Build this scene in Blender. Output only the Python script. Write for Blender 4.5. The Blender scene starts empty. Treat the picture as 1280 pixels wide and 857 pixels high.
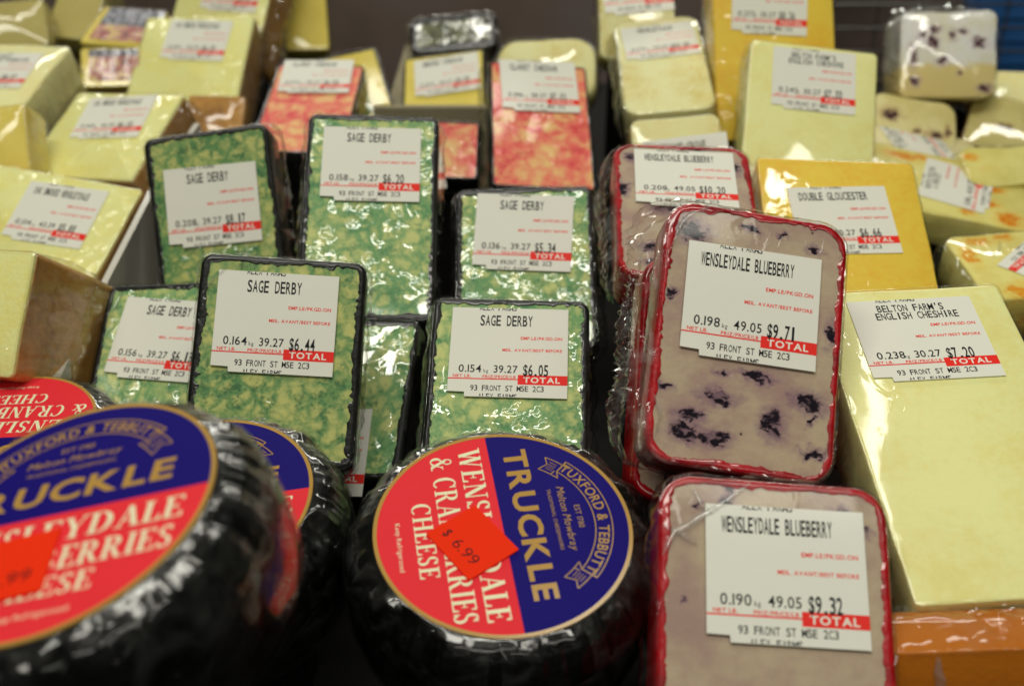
import bpy, math, random
from mathutils import Matrix, Vector, noise
random.seed(7)
R = math.radians
scn = bpy.context.scene
COL = scn.collection

# ------------------------------------------------------------------ camera, light, exposure
cam_d = bpy.data.cameras.new('camera')
cam = bpy.data.objects.new('camera', cam_d); COL.objects.link(cam)
cam.location = (0, 0, .34); cam.rotation_euler = (R(61), 0, 0)
cam_d.sensor_width = 23.6; cam_d.lens = 1450 / 1280 * 23.6
cam_d.clip_start = .01; cam_d.clip_end = 60
cam_d.dof.use_dof = True; cam_d.dof.focus_distance = .53; cam_d.dof.aperture_fstop = 5.0
scn.camera = cam

w = bpy.data.worlds.new('World'); scn.world = w; w.use_nodes = True
bg = w.node_tree.nodes['Background']
bg.inputs[0].default_value = (.80, .85, .74, 1); bg.inputs[1].default_value = .02

def area(name, loc, tgt, sx, sy, power, colr):
    d = bpy.data.lights.new(name, 'AREA'); d.shape = 'RECTANGLE'; d.size = sx; d.size_y = sy
    d.energy = power; d.color = colr
    o = bpy.data.objects.new(name, d); COL.objects.link(o); o.location = loc
    o.rotation_euler = (Vector(tgt) - Vector(loc)).to_track_quat('-Z', 'Y').to_euler()
    return o
# rows of ceiling tubes: over the customer's aisle, over the far aisle, and one overhead; the last strip is an added light
area('ceiling_and_added_tubes', (.3, -1.55, 1.75), (0, .5, 0), 2.6, .10, 8, (1, .97, .86))
area('ceiling_and_added_tubes', (-.1, 2.40, 1.20), (0, .6, 0), 2.4, .10, 13, (1, .98, .88))
area('ceiling_and_added_tubes', (-.1, -.16, 2.10), (0, .5, 0), 2.0, .28, 22, (1, .97, .86))
area('ceiling_and_added_tubes', (-.25, .80, 2.10), (-.1, .6, 0), 1.7, .10, 8, (1, .97, .86))  # added narrow strip, put here to strike sparkles on the wrap

scn.view_settings.view_transform = 'Standard'; scn.view_settings.look = 'None'
scn.view_settings.exposure = .26; scn.view_settings.gamma = 1
scn.cycles.use_denoising = True
scn.cycles.max_bounces = 10; scn.cycles.transparent_max_bounces = 24
scn.cycles.caustics_reflective = False; scn.cycles.caustics_refractive = False
scn.cycles.sample_clamp_indirect = 4
scn.cycles.use_adaptive_sampling = False

# ------------------------------------------------------------------ materials
def lin(c):
    return tuple(((v / 255 / 12.92) if v / 255 <= .04045 else ((v / 255 + .055) / 1.055) ** 2.4) for v in c)
def alb(c, k=1.25):                     # photographed sRGB -> base colour
    return tuple(min(.86, v * k) for v in lin(c)) + (1,)

class NT:
    def __init__(s, name):
        s.m = bpy.data.materials.new(name); s.m.use_nodes = True
        s.t = s.m.node_tree; s.t.nodes.clear()
        s.out = s.n('ShaderNodeOutputMaterial')
    def n(s, typ, **k):
        nd = s.t.nodes.new(typ)
        for a, b in k.items():
            setattr(nd, a, b)
        return nd
    def put(s, sock, v):
        if isinstance(v, bpy.types.NodeSocket): s.t.links.new(v, sock)
        else: sock.default_value = v
    def math(s, op, a, b=0., c=0., clamp=False):
        nd = s.n('ShaderNodeMath', operation=op, use_clamp=clamp)
        s.put(nd.inputs[0], a); s.put(nd.inputs[1], b); s.put(nd.inputs[2], c)
        return nd.outputs[0]
    def vmath(s, op, a, b=(0, 0, 0)):
        nd = s.n('ShaderNodeVectorMath', operation=op); s.put(nd.inputs[0], a); s.put(nd.inputs[1], b)
        return nd.outputs['Value'] if op in ('LENGTH', 'DISTANCE', 'DOT_PRODUCT') else nd.outputs[0]
    def coords(s):
        if not hasattr(s, '_co'):
            tc = s.n('ShaderNodeTexCoord'); oi = s.n('ShaderNodeObjectInfo')
            r = s.math('MULTIPLY', oi.outputs['Random'], 3.7)
            cb = s.n('ShaderNodeCombineXYZ'); s.put(cb.inputs[0], r); s.put(cb.inputs[1], s.math('MULTIPLY', r, 1.7)); s.put(cb.inputs[2], s.math('MULTIPLY', r, .6))
            s._raw = tc.outputs['Object']
            s._co = s.vmath('ADD', tc.outputs['Object'], cb.outputs[0])
            s._rnd = oi.outputs['Random']
        return s._co
    def noise(s, scale, detail=3, rough=.55, dist=0., co=None, col=False):
        nd = s.n('ShaderNodeTexNoise'); s.put(nd.inputs['Vector'], co or s.coords())
        nd.inputs['Scale'].default_value = scale; nd.inputs['Detail'].default_value = detail
        nd.inputs['Roughness'].default_value = rough; nd.inputs['Distortion'].default_value = dist
        return nd.outputs['Color' if col else 'Fac']
    def warp(s, co, scale, amt):
        nz = s.noise(scale, 2, co=co, col=True)
        v = s.vmath('SUBTRACT', nz, (.5, .5, .5))
        sc = s.n('ShaderNodeVectorMath', operation='SCALE'); s.put(sc.inputs[0], v); sc.inputs['Scale'].default_value = amt
        return s.vmath('ADD', co, sc.outputs[0])
    def vor(s, scale, co=None, feature='F1', out='Distance', rnd=1.):
        nd = s.n('ShaderNodeTexVoronoi', feature=feature); s.put(nd.inputs['Vector'], co or s.coords())
        nd.inputs['Scale'].default_value = scale; nd.inputs['Randomness'].default_value = rnd
        return nd.outputs[out]
    def ramp(s, fac, stops, interp='LINEAR'):
        nd = s.n('ShaderNodeValToRGB'); nd.color_ramp.interpolation = interp; e = nd.color_ramp.elements
        while len(e) < len(stops): e.new(.5)
        for k, (p, c) in zip(e, stops):
            k.position = p; k.color = c if len(c) == 4 else tuple(c) + (1,)
        s.put(nd.inputs[0], fac); return nd.outputs[0]
    def sstep(s, v, a, b):
        nd = s.n('ShaderNodeMapRange', interpolation_type='SMOOTHSTEP'); s.put(nd.inputs[0], v)
        nd.inputs[1].default_value = a; nd.inputs[2].default_value = b
        return nd.outputs[0]
    def mix(s, f, a, b):
        nd = s.n('ShaderNodeMix', data_type='RGBA'); s.put(nd.inputs[0], f); s.put(nd.inputs[6], a); s.put(nd.inputs[7], b)
        return nd.outputs[2]
    def bump(s, h, strength, dist, normal=None):
        nd = s.n('ShaderNodeBump'); nd.inputs['Strength'].default_value = strength; nd.inputs['Distance'].default_value = dist
        s.put(nd.inputs['Height'], h)
        if normal: s.put(nd.inputs['Normal'], normal)
        return nd.outputs[0]
    def bsdf(s, color, rough=.5, normal=None, coat=0., coat_rough=.06, coat_n=None, sss=0., spec=.5, metal=0.):
        b = s.n('ShaderNodeBsdfPrincipled')
        s.put(b.inputs['Base Color'], color); s.put(b.inputs['Roughness'], rough); b.inputs['Specular IOR Level'].default_value = spec
        b.inputs['Metallic'].default_value = metal
        if sss:
            b.inputs['Subsurface Weight'].default_value = sss; b.inputs['Subsurface Radius'].default_value = (1, .6, .3); b.inputs['Subsurface Scale'].default_value = .003
        if normal: s.put(b.inputs['Normal'], normal)
        s.put(b.inputs['Coat Weight'], coat); b.inputs['Coat IOR'].default_value = 1.75; b.inputs['Coat Roughness'].default_value = coat_rough
        if coat_n: s.put(b.inputs['Coat Normal'], coat_n)
        s.t.links.new(b.outputs[0], s.out.inputs[0]); return s.m

def film_normal(s, amount=1., bubbles=0.):
    """stretched shrink film: broad tension waves, a few sharp creases, and blisters where it is not touching"""
    co = s.coords()
    mp = s.n('ShaderNodeMapping'); s.put(mp.inputs['Vector'], s.warp(co, 30, .012)); mp.inputs['Scale'].default_value = (1, .35, 1)
    broad = s.noise(34, 1, .4, .5, co=mp.outputs[0])
    a = s.math('ABSOLUTE', s.math('SUBTRACT', s.noise(60, 2, .5, .8, co=mp.outputs[0]), .5))
    crease = s.math('MULTIPLY', s.sstep(a, .045, .0), s.sstep(s.noise(22, 1), .52, .66))
    h = s.math('ADD', s.math('MULTIPLY', broad, 1.2), s.math('MULTIPLY', crease, .16))
    if bubbles:
        co2 = s.warp(co, 120, .010)
        nd = s.n('ShaderNodeTexVoronoi', feature='SMOOTH_F1'); s.put(nd.inputs['Vector'], co2); nd.inputs['Scale'].default_value = 95; nd.inputs['Smoothness'].default_value = .5
        patch = s.sstep(s.noise(34, 2), .44, .58)
        h = s.math('ADD', h, s.math('MULTIPLY', s.math('MULTIPLY', s.sstep(nd.outputs['Distance'], .62, .12), patch), .42 * bubbles))
    return s.bump(h, 1., .0016 * amount)

def mat_plain(name, rgb, dark=None, mott=.5, film=.6, coat=.8, scale=1., gran=.0004, bub=0.):
    s = NT(name); c = alb(rgb); d = alb(dark or tuple(v * .9 for v in rgb))
    f = s.math('ADD', s.math('MULTIPLY', s.noise(28 * scale, 4), .65), s.math('MULTIPLY', s.noise(240 * scale, 3), .35))
    col = s.mix(s.math('MULTIPLY', s.sstep(f, .40, .68), mott), c, d)
    pit = s.sstep(s.vor(170, s.warp(s.coords(), 60, .01)), .10, .0)
    col = s.mix(s.math('MULTIPLY', pit, .25), col, d)
    n = s.bump(s.noise(420, 4), .6, gran)
    return s.bsdf(col, .6, n, coat, .06, film_normal(s, film, bub), sss=.15, spec=.3)

def mat_marbled(name, pale, mid, deep, cells=170, lean=0., film=1., coat=1., bub=0., mottle=.5):
    """small pale curds with a mist of colour between them, drifting from pale to deep over the face"""
    s = NT(name); co = s.warp(s.coords(), 70, .010); co = s.warp(co, 260, .0035)
    e = s.vor(cells, co, 'DISTANCE_TO_EDGE'); e2 = s.vor(cells * .55, s.warp(co, 40, .02), 'DISTANCE_TO_EDGE')
    fine = s.noise(520, 4, .65); big = s.noise(36, 3, .6); med = s.noise(120, 3, .6)
    mist = s.math('ADD', s.math('MULTIPLY', s.sstep(e, .34, .0), .55), s.math('MULTIPLY', s.sstep(e2, .36, .0), .30))
    mist = s.math('ADD', mist, s.math('MULTIPLY', s.math('SUBTRACT', big, .5 - lean), 1.5))
    mist = s.math('ADD', mist, s.math('MULTIPLY', s.math('SUBTRACT', fine, .5), 1.0))
    mist = s.math('ADD', mist, s.math('MULTIPLY', s.math('SUBTRACT', med, .5), .8))
    col = s.mix(s.sstep(mist, -.15, 1.05), pale, mid)
    dk = s.math('ADD', s.math('MULTIPLY', med, .6), s.math('ADD', s.math('MULTIPLY', fine, .4), s.math('MULTIPLY', big, .25)))
    col = s.mix(s.math('MULTIPLY', s.sstep(dk, .62, .80), mottle), col, deep)
    n = s.bump(s.math('ADD', s.math('MULTIPLY', s.sstep(e, .0, .2), .4), s.noise(380, 3)), .5, .0004)
    return s.bsdf(col, .55, n, coat, .05, film_normal(s, film, bub), sss=.1, spec=.3)

def mat_spotted(name, rgb, dark, spot, halo, cells=60, size=.22, keep=.5, blots=(), film=.7, coat=.8, stretch=.55, specks=True, bub=0., lower=None):
    """pale paste with fruit in it; blots are (x, y, rx, ry) in metres in the object's own space"""
    s = NT(name); co = s.coords()
    f = s.noise(35, 4, .6)
    col = s.mix(s.sstep(f, .35, .68), alb(rgb), alb(dark))
    raw = s._raw
    if lower:
        sy = s.n('ShaderNodeSeparateXYZ'); s.put(sy.inputs[0], raw)
        col = s.mix(s.sstep(s.math('ADD', sy.outputs[1], s.math('MULTIPLY', s.math('SUBTRACT', s.noise(60, 3), .5), .02)), lower[0] + .004, lower[0] - .004), col, alb(lower[1]))
    mpw = s.n('ShaderNodeMapping'); s.put(mpw.inputs['Vector'], co); mpw.inputs['Scale'].default_value = (.6, 1, 1)
    wob = s.math('MULTIPLY', s.math('SUBTRACT', s.noise(170, 4, .62, .6, co=mpw.outputs[0]), .5), 2.2)
    fine = s.math('MULTIPLY', s.math('SUBTRACT', s.noise(700, 3, .7, co=mpw.outputs[0]), .5), 1.1)
    clump = s.noise(330, 3, .6, .5, co=mpw.outputs[0])
    wob = s.math('ADD', wob, fine)
    wraw = s.warp(s.warp(raw, 120, .009), 330, .005)
    dmin = None
    for (x, y, rx, ry) in blots:
        v = s.vmath('SUBTRACT', wraw, (x, y, 0)); v = s.vmath('MULTIPLY', v, (1 / rx, 1 / ry, 0)); l = s.vmath('LENGTH', v)
        dmin = l if dmin is None else s.math('MINIMUM', dmin, l)
    if cells:
        mp = s.n('ShaderNodeMapping'); s.put(mp.inputs['Vector'], co); mp.inputs['Scale'].default_value = (stretch, 1, 1)
        nd = s.n('ShaderNodeTexVoronoi'); s.put(nd.inputs['Vector'], mp.outputs[0]); nd.inputs['Scale'].default_value = cells
        sep = s.n('ShaderNodeSeparateColor'); s.put(sep.inputs[0], nd.outputs['Color'])
        pen = s.math('MULTIPLY', s.math('GREATER_THAN', sep.outputs[0], keep), 9.)
        sz = s.math('ADD', s.math('MULTIPLY', sep.outputs[1], size * .8), size * .5)
        l = s.math('ADD', s.math('DIVIDE', nd.outputs['Distance'], sz), pen)
        dmin = l if dmin is None else s.math('MINIMUM', dmin, l)
    d = s.math('ADD', dmin, wob)
    col = s.mix(s.math('MULTIPLY', s.sstep(s.math('ADD', dmin, s.math('MULTIPLY', wob, .8)), 2.3, .7), .62), col, halo)
    hole = s.math('ADD', s.math('MULTIPLY', s.sstep(clump, .60, .50), .75), .25)
    col = s.mix(s.math('MULTIPLY', s.sstep(d, 1.15, .75), hole), col, spot)
    if specks:
        nd = s.n('ShaderNodeTexVoronoi'); s.put(nd.inputs['Vector'], co); nd.inputs['Scale'].default_value = 210
        sep = s.n('ShaderNodeSeparateColor'); s.put(sep.inputs[0], nd.outputs['Color'])
        sp = s.math('MULTIPLY', s.sstep(nd.outputs['Distance'], .20, .10), s.math('LESS_THAN', sep.outputs[0], .06))
        col = s.mix(s.math('MULTIPLY', sp, .85), col, spot)
    n = s.bump(s.math('ADD', s.noise(330, 4), s.math('MULTIPLY', s.sstep(d, .8, 1.2), .5)), .6, .0006)
    return s.bsdf(col, .6, n, coat, .06, film_normal(s, film, bub), sss=.15, spec=.1)

def mat_wax(name, rgb, film=1., rough=.38, scuff=None, coat=.5):
    s = NT(name); c = alb(rgb, 1.)
    col = s.mix(s.sstep(s.noise(90, 4), .4, .7), c, tuple(v * .55 for v in c[:3]) + (1,))
    if scuff: col = s.mix(s.math('MULTIPLY', s.sstep(s.noise(210, 4, .7), .64, .76), .4), col, scuff)
    n = s.bump(s.noise(260, 4), .7, .0009)
    return s.bsdf(col, rough, n, coat, .06, film_normal(s, film), spec=.25)

def mat_film(name, haze=.05, amount=1.2, lo=.05, hi=.75, tint=(.9, .92, .86, 1)):
    s = NT(name)
    nrm = film_normal(s, amount)
    tr = s.n('ShaderNodeBsdfTransparent'); tr.inputs[0].default_value = (.97, .97, .96, 1)
    gl = s.n('ShaderNodeBsdfGlossy'); gl.inputs['Roughness'].default_value = .07; s.put(gl.inputs['Normal'], nrm)
    df = s.n('ShaderNodeBsdfDiffuse'); df.inputs[0].default_value = tint; s.put(df.inputs['Normal'], nrm)
    lw = s.n('ShaderNodeLayerWeight'); lw.inputs[0].default_value = .35; s.put(lw.inputs['Normal'], nrm)
    fac = s.math('ADD', s.math('MULTIPLY', s.math('POWER', lw.outputs['Facing'], 2.2), hi - lo), lo)
    hz = s.math('MULTIPLY', s.sstep(s.noise(60, 4, .6, 1.), .40, .75), haze * 2)
    m1 = s.n('ShaderNodeMixShader'); s.put(m1.inputs[0], hz); s.t.links.new(tr.outputs[0], m1.inputs[1]); s.t.links.new(df.outputs[0], m1.inputs[2])
    m2 = s.n('ShaderNodeMixShader'); s.put(m2.inputs[0], fac); s.t.links.new(m1.outputs[0], m2.inputs[1]); s.t.links.new(gl.outputs[0], m2.inputs[2])
    s.t.links.new(m2.outputs[0], s.out.inputs[0]); return s.m

def mat_flat(name, rgb, rough=.6, coat=0., k=1.25, grain=.04, film=None):
    s = NT(name); c = alb(rgb, k)
    col = s.mix(s.noise(120, 4), tuple(v * (1 - grain) for v in c[:3]) + (1,), tuple(min(.9, v * (1 + grain)) for v in c[:3]) + (1,))
    n = s.bump(s.noise(55, 3), .5, .0005)
    return s.bsdf(col, rough, n, coat, .12, film_normal(s, film) if film else None, spec=.12)

M = {}
M['sage'] = mat_marbled('sage_marbled_paste', alb((176, 178, 104)), alb((82, 128, 74)), alb((40, 86, 50)), 120, .0, .5, .7, .3, .8)
M['sagewet'] = mat_marbled('sage_marbled_paste', alb((184, 190, 118)), alb((98, 146, 92)), alb((54, 106, 64)), 115, .0, .9, 1., 1.7, .7)
M['black'] = mat_wax('black_wax', (14, 15, 12), 1.6, .45, None, .32)
M['berry'] = mat_spotted('blueberry_paste', (186, 160, 142), (166, 138, 124), alb((30, 20, 36), .8), alb((106, 76, 96)), 42, .20, .33, film=.7)
M['red'] = mat_wax('red_wax', (176, 6, 20), .6, .36, alb((196, 120, 110)))
M['cheshire'] = mat_plain('cream_cheshire_paste', (223, 217, 150), (210, 201, 122), .8, .5, .5)
M['gloucester'] = mat_plain('golden_gloucester_paste', (230, 188, 66), (216, 166, 46), .8, .8, .8, 1., .0004, .5)
M['cheddar'] = mat_plain('orange_cheddar_paste', (180, 104, 18), (164, 88, 12), .5, .7, .3)
M['smoked'] = mat_plain('smoked_wensleydale_paste', (250, 226, 146), (236, 206, 108), .7, .8, .8, 1.3, .0007, 1.6)
M['smokerind'] = mat_plain('brown_smoked_rind', (182, 134, 64), (132, 92, 42), .9, .9, .6)
M['pale'] = mat_plain('pale_crumbly_paste', (226, 214, 160), (204, 188, 112), 1., .6, .7, 1.5, .0009)
M['ivory'] = mat_plain('ivory_paste', (230, 214, 156), (216, 196, 120), .6, .5, .5)
M['greyyel'] = mat_plain('dull_yellow_paste', (176, 164, 96), (160, 146, 80), .6, .5, .45)
M['yellow'] = mat_plain('butter_yellow_paste', (212, 194, 92), (198, 178, 72), .6, .5, .45)
M['leic'] = mat_marbled('red_marbled_paste', alb((232, 178, 116)), alb((214, 94, 86)), alb((190, 40, 54)), 64, .03, .5, .2, .2, .9)
M['cran'] = mat_spotted('cranberry_stilton_paste', (212, 204, 156), (200, 188, 128), alb((72, 42, 44)), alb((168, 132, 96)), 34, .20, .55, film=.8, specks=False)
M['cranwhite'] = mat_spotted('bloomy_white_cranberry_paste', (222, 222, 212), (208, 206, 186), alb((74, 36, 50)), alb((176, 160, 158)), 48, .22, .55, film=1.1, coat=1., specks=False)
M['apri'] = mat_spotted('apricot_stilton_paste', (214, 206, 128), (202, 192, 108), alb((212, 138, 30)), alb((214, 178, 70)), 42, .26, .6, film=.9, specks=False, stretch=.7)
M['film'] = mat_film('clear_wrap', .012, 1.2, .03, .6)
M['filmhazy'] = mat_film('crinkled_wrap', .05, 2.2, .05, .8)
M['fold'] = mat_film('creased_wrap', .16, 1.0, .10, .7)
M['blackfilm'] = mat_wax('black_crumpled_film', (10, 10, 8), .5, .3)
M['paper'] = mat_flat('label_paper', (208, 208, 196), .55, .12, 1.25, .015)
M['inkred'] = mat_flat('red_ink', (216, 44, 36), .5, .1, 1.25, .06)
M['inkblack'] = mat_flat('black_ink', (26, 26, 30), .5, 0, 1.)
M['inkwhite'] = mat_flat('white_ink', (226, 214, 200), .5)
M['lidred'] = mat_flat('lid_red_paper', (210, 44, 52), .6, 0, 1.25, .05)
M['lidblue'] = mat_flat('lid_blue_paper', (18, 6, 104), .6, 0, 1.1, .06)
M['sidered'] = mat_flat('dark_red_side_paper', (84, 12, 16), .4, .3, 1.25, .5, 1.)
M['gold'] = mat_flat('gold_ink', (164, 128, 62), .35, .3, 1.25, .08)
M['lidwhite'] = mat_flat('lid_white_ink', (232, 214, 178), .45, .3)
M['sticker'] = mat_flat('orange_red_sticker', (255, 38, 4), .75, 0, 1.5, .02)
M['divider'] = mat_flat('light_grey_plastic', (182, 178, 166), .4, .2)
M['ledge'] = mat_flat('beige_grey_plastic', (132, 124, 98), .5, .1)
M['shelf'] = mat_flat('dark_shelf_mat', (16, 15, 13), .7, 0)
M['steel'] = mat_flat('dark_wire', (60, 58, 56), .35, .3)
M['blue'] = mat_flat('blue_carton', (40, 86, 140), .5, .2)
s = NT('case_back'); f = s.noise(3.2, 3); M['case'] = s.bsdf(s.ramp(f, [(.3, alb((58, 46, 38))), (.5, alb((92, 78, 70))), (.7, alb((96, 88, 90)))]), .5)
def print_mat():
    s = NT('printed_sleeve'); co = s.coords()
    tc = s.n('ShaderNodeSeparateXYZ'); s.put(tc.inputs[0], s._raw)
    f = s.noise(90, 3, .6, 1.)
    body = s.ramp(f, [(.34, alb((52, 44, 40))), (.46, alb((150, 54, 48))), (.56, alb((180, 140, 120))), (.66, alb((196, 170, 80)))])
    mp = s.n('ShaderNodeMapping'); s.put(mp.inputs['Vector'], co); mp.inputs['Scale'].default_value = (1, .35, 1)
    lines = s.math('GREATER_THAN', s.noise(420, 1, co=mp.outputs[0]), .53)
    strip = s.mix(lines, alb((34, 36, 52)), alb((140, 140, 150)))
    k = s.math('GREATER_THAN', tc.outputs[1], .030)
    return s.bsdf(s.mix(k, body, strip), .4, None, .35, .08, film_normal(s, 1.3))
M['print'] = print_mat()
M['dim'] = mat_marbled('grey_green_paste', alb((150, 150, 112)), alb((84, 90, 66)), alb((34, 38, 30)), 90, .1, 1.2, 1., 1.2, 1.)


# ------------------------------------------------------------------ mesh helpers
class MB:
    def __init__(s): s.v = []; s.f = []; s.mi = []
    def add(s, vs, fs, mi=0):
        k = len(s.v); s.v += [tuple(v) for v in vs]; s.f += [tuple(i + k for i in f) for f in fs]; s.mi += [mi] * len(fs)
    def loops(s, ls, cap0=True, cap1=True, mi=0):
        """rings of equal length; first ring is the front (+z) one"""
        n = len(ls[0]); vs = [p for l in ls for p in l]; fs = []
        for a in range(len(ls) - 1):
            for i in range(n):
                j = (i + 1) % n
                fs.append((a * n + i, (a + 1) * n + i, (a + 1) * n + j, a * n + j))
        if cap0: fs.append(tuple(range(n)))
        if cap1: fs.append(tuple((len(ls) - 1) * n + i for i in reversed(range(n))))
        s.add(vs, fs, mi)
    def build(s, name, mats, parent=None, off=(0, 0, 0), smooth=True):
        me = bpy.data.meshes.new(name)
        me.from_pydata([(x + off[0], y + off[1], z + off[2]) for x, y, z in s.v], [], s.f)
        for m in (mats if isinstance(mats, (list, tuple)) else [mats]): me.materials.append(m)
        me.polygons.foreach_set('material_index', s.mi)
        if smooth:
            me.polygons.foreach_set('use_smooth', [True] * len(me.polygons))
            me.set_sharp_from_angle(angle=R(40))
        me.update()
        o = bpy.data.objects.new(name, me); COL.objects.link(o)
        if parent: o.parent = parent
        return o

def outline(w, h, r, inset=0., step=.0011):
    """rounded rectangle, anticlockwise, same point count for every inset"""
    r = min(r, w * .49, h * .49); pts = []; seg = 8
    nx = max(2, int((w - 2 * r) / step)); ny = max(2, int((h - 2 * r) / step))
    ri = max(r - inset, .0003); hw, hh = w / 2 - inset - ri, h / 2 - inset - ri
    cs = [(hw, hh, 0), (-hw, hh, 90), (-hw, -hh, 180), (hw, -hh, 270)]
    for k, (cx, cy, a0) in enumerate(cs):
        for i in range(seg + 1):
            a = R(a0 + 90 * i / seg); pts.append((cx + ri * math.cos(a), cy + ri * math.sin(a)))
        nx_, ny_ = cs[(k + 1) % 4][:2]; a = R(a0 + 90)
        x0, y0 = pts[-1]; x1, y1 = nx_ + ri * math.cos(a), ny_ + ri * math.sin(a)
        n = nx if k % 2 == 0 else ny
        for i in range(1, n): pts.append((x0 + (x1 - x0) * i / n, y0 + (y1 - y0) * i / n))
    return pts
def nz(x, y, z, s, seed): return noise.noise(Vector((x * s + seed * 7.3, y * s - seed * 3.1, z * s + seed)))
def wob(pts, z, amp, sc, seed):
    out = []
    for x, y in pts:
        l = math.hypot(x, y) or 1; k = amp * nz(x, y, z, sc, seed)
        out.append((x + x / l * k, y + y / l * k, z))
    return out

# glyphs of the built-in font, one mesh per character, cached
_G = {}
def glyph(ch, bold=0.):
    key = (ch, bold)
    if key not in _G:
        cu = bpy.data.curves.new('glyph', 'FONT'); cu.body = ch; cu.size = 1; cu.offset = bold; cu.resolution_u = 3
        o = bpy.data.objects.new('glyph', cu); COL.objects.link(o)
        dg = bpy.context.evaluated_depsgraph_get(); me = o.evaluated_get(dg).to_mesh()
        vs = [(v.co.x, v.co.y) for v in me.vertices]; fs = [tuple(p.vertices) for p in me.polygons]
        o.evaluated_get(dg).to_mesh_clear(); bpy.data.objects.remove(o); bpy.data.curves.remove(cu)
        _G[key] = (vs, fs)
    return _G[key]
def capH():
    return max(v[1] for v in glyph('H')[0])
def clip(poly, y0, keep_above):
    out = []
    for i in range(len(poly)):
        a, b = poly[i], poly[(i + 1) % len(poly)]
        ia = (a[1] >= y0) == keep_above; ib = (b[1] >= y0) == keep_above
        if ia: out.append(a)
        if ia != ib:
            t = (y0 - a[1]) / (b[1] - a[1]); out.append((a[0] + (b[0] - a[0]) * t, y0))
    return out
def text(mb, s_, x, y, cap, mi, z, adv=None, wide=1., align='l', bold=0., tf=None, clip_y=None, above=True):
    """flat lettering; adv = fixed pitch (thermal print), else proportional"""
    k = cap / capH(); cur = 0.; items = []
    for ch in s_:
        if ch == ' ':
            cur += adv if adv else .32 * k * wide; continue
        vs, fs = glyph(ch, bold); x0 = min(v[0] for v in vs); x1 = max(v[0] for v in vs)
        if adv:
            wd = (x1 - x0) * k * wide; sx = k * wide
            mx = adv * (1.04 if ch in 'WM' else .86)
            if wd > mx: sx *= mx / wd; wd = mx
            items.append((vs, fs, cur + (adv - wd) / 2 - x0 * sx, sx)); cur += adv
        else:
            items.append((vs, fs, cur - x0 * k * wide, k * wide)); cur += ((x1 - x0) + .10) * k * wide
    ox = x - (cur if align == 'r' else cur / 2 if align == 'c' else 0)
    for vs, fs, dx, sx in items:
        p = [(ox + dx + a * sx, y + b * k) for a, b in vs]
        if clip_y is None:
            if tf: p = [tf(*q) for q in p]
            mb.add([(a, b, z) for a, b in p], fs, mi)
        else:
            for f in fs:
                q = clip([p[i] for i in f], clip_y, above)
                if len(q) > 2: mb.add([(a, b, z) for a, b in q], [tuple(range(len(q)))], mi)
def rect(mb, x0, y0, x1, y1, z, mi): mb.add([(x0, y0, z), (x1, y0, z), (x1, y1, z), (x0, y1, z)], [(0, 1, 2, 3)], mi)

LW, LH = .058, .050
def price_label(parent, pos, name, wt, unit, price, off, z=.0006, cut_top=True):
    """scale-printed price label; pos = (x, y, angle) on the cheese's face"""
    mb = MB(); mm = .001; X = lambda u: (u - .5) * LW; Y = lambda v: (.5 - v) * LH; t = .00016
    pl = [(X(0), Y(.946)), (X(.142), Y(.950)), (X(.146), Y(1)), (X(1), Y(1)), (X(1), Y(0)), (X(0), Y(0))]
    n = len(pl)
    mb.add([(a, b, z + t) for a, b in pl] + [(a, b, z - .0003) for a, b in pl], [tuple(range(n))] + [(i, i + n, (i + 1) % n + n, (i + 1) % n) for i in range(n)], 0)
    zi = z + t + .00006; zt = zi + .00006
    rect(mb, X(.585), Y(.86), X(1), Y(.755), zi, 1); rect(mb, X(0), Y(.812), X(.585), Y(.80), zi, 1)
    rows = name if isinstance(name, (list, tuple)) else [name]
    L = max(len(r) for r in rows); adv = min(.0455, .70 / L) * LW
    if len(rows) == 1:
        text(mb, rows[0], X(.45 if L > 12 else .47) - adv * L / 2, Y(.205), .0058, 2, zi, adv, .95, bold=.016)
    else:
        for i, r in enumerate(rows): text(mb, r, X(.22 - .03 * i), Y(.155 + .10 * i), .0042, 2, zi, adv * .95, 1., bold=.012)
    text(mb, 'EMP.LE/PKGD.ON', X(.955), Y(.36), .00165, 1, zi, None, 1.02, 'r', .02)
    text(mb, 'MEIL. AVANT/BEST BEFORE', X(.955), Y(.495), .00150, 1, zi, None, 1.0, 'r', .02)
    text(mb, wt, X(.085), Y(.735), .0040, 2, zi, None, .95, bold=.008)
    text(mb, 'kg', X(.295), Y(.735), .0019, 2, zi, None, .85)
    text(mb, unit, X(.38), Y(.735), .0040, 2, zi, None, .88, bold=.008)
    text(mb, price, X(.625), Y(.762), .0060, 2, zt, .044 * LW * .98, .92, bold=.015)
    text(mb, 'NET LB.', X(.04), Y(.792), .0015, 1, zi, None, 1.1, bold=.02)
    text(mb, 'PRIZ/PRICE/LB', X(.29), Y(.795), .0015, 1, zi, None, 1.05, bold=.02)
    text(mb, 'TOTAL', X(.79), Y(.838), .0029, 3, zt, None, 1.15, 'c', .025)
    text(mb, '93 FRONT ST M5E 2C3', X(.19), Y(.935), .0029, 2, zi, .0325 * LW, 1., bold=.01)
    text(mb, 'ALEX FARMS', X(.26), Y(1.025), .0029, 2, zi, .0325 * LW, 1., bold=.01, clip_y=Y(.995), above=True)
    if cut_top: text(mb, 'ALEX FARMS', X(.23), Y(.030), .0029, 2, zi, .0325 * LW, 1., bold=.01, clip_y=Y(.004), above=False)
    a = R(pos[2]); ca, sa = math.cos(a), math.sin(a)
    mb.v = [(x * ca - y * sa + pos[0], x * sa + y * ca + pos[1], zz) for x, y, zz in mb.v]
    o = mb.build('price_label', [M['paper'], M['inkred'], M['inkblack'], M['inkwhite']], parent, off, smooth=False)
    return o

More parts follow.
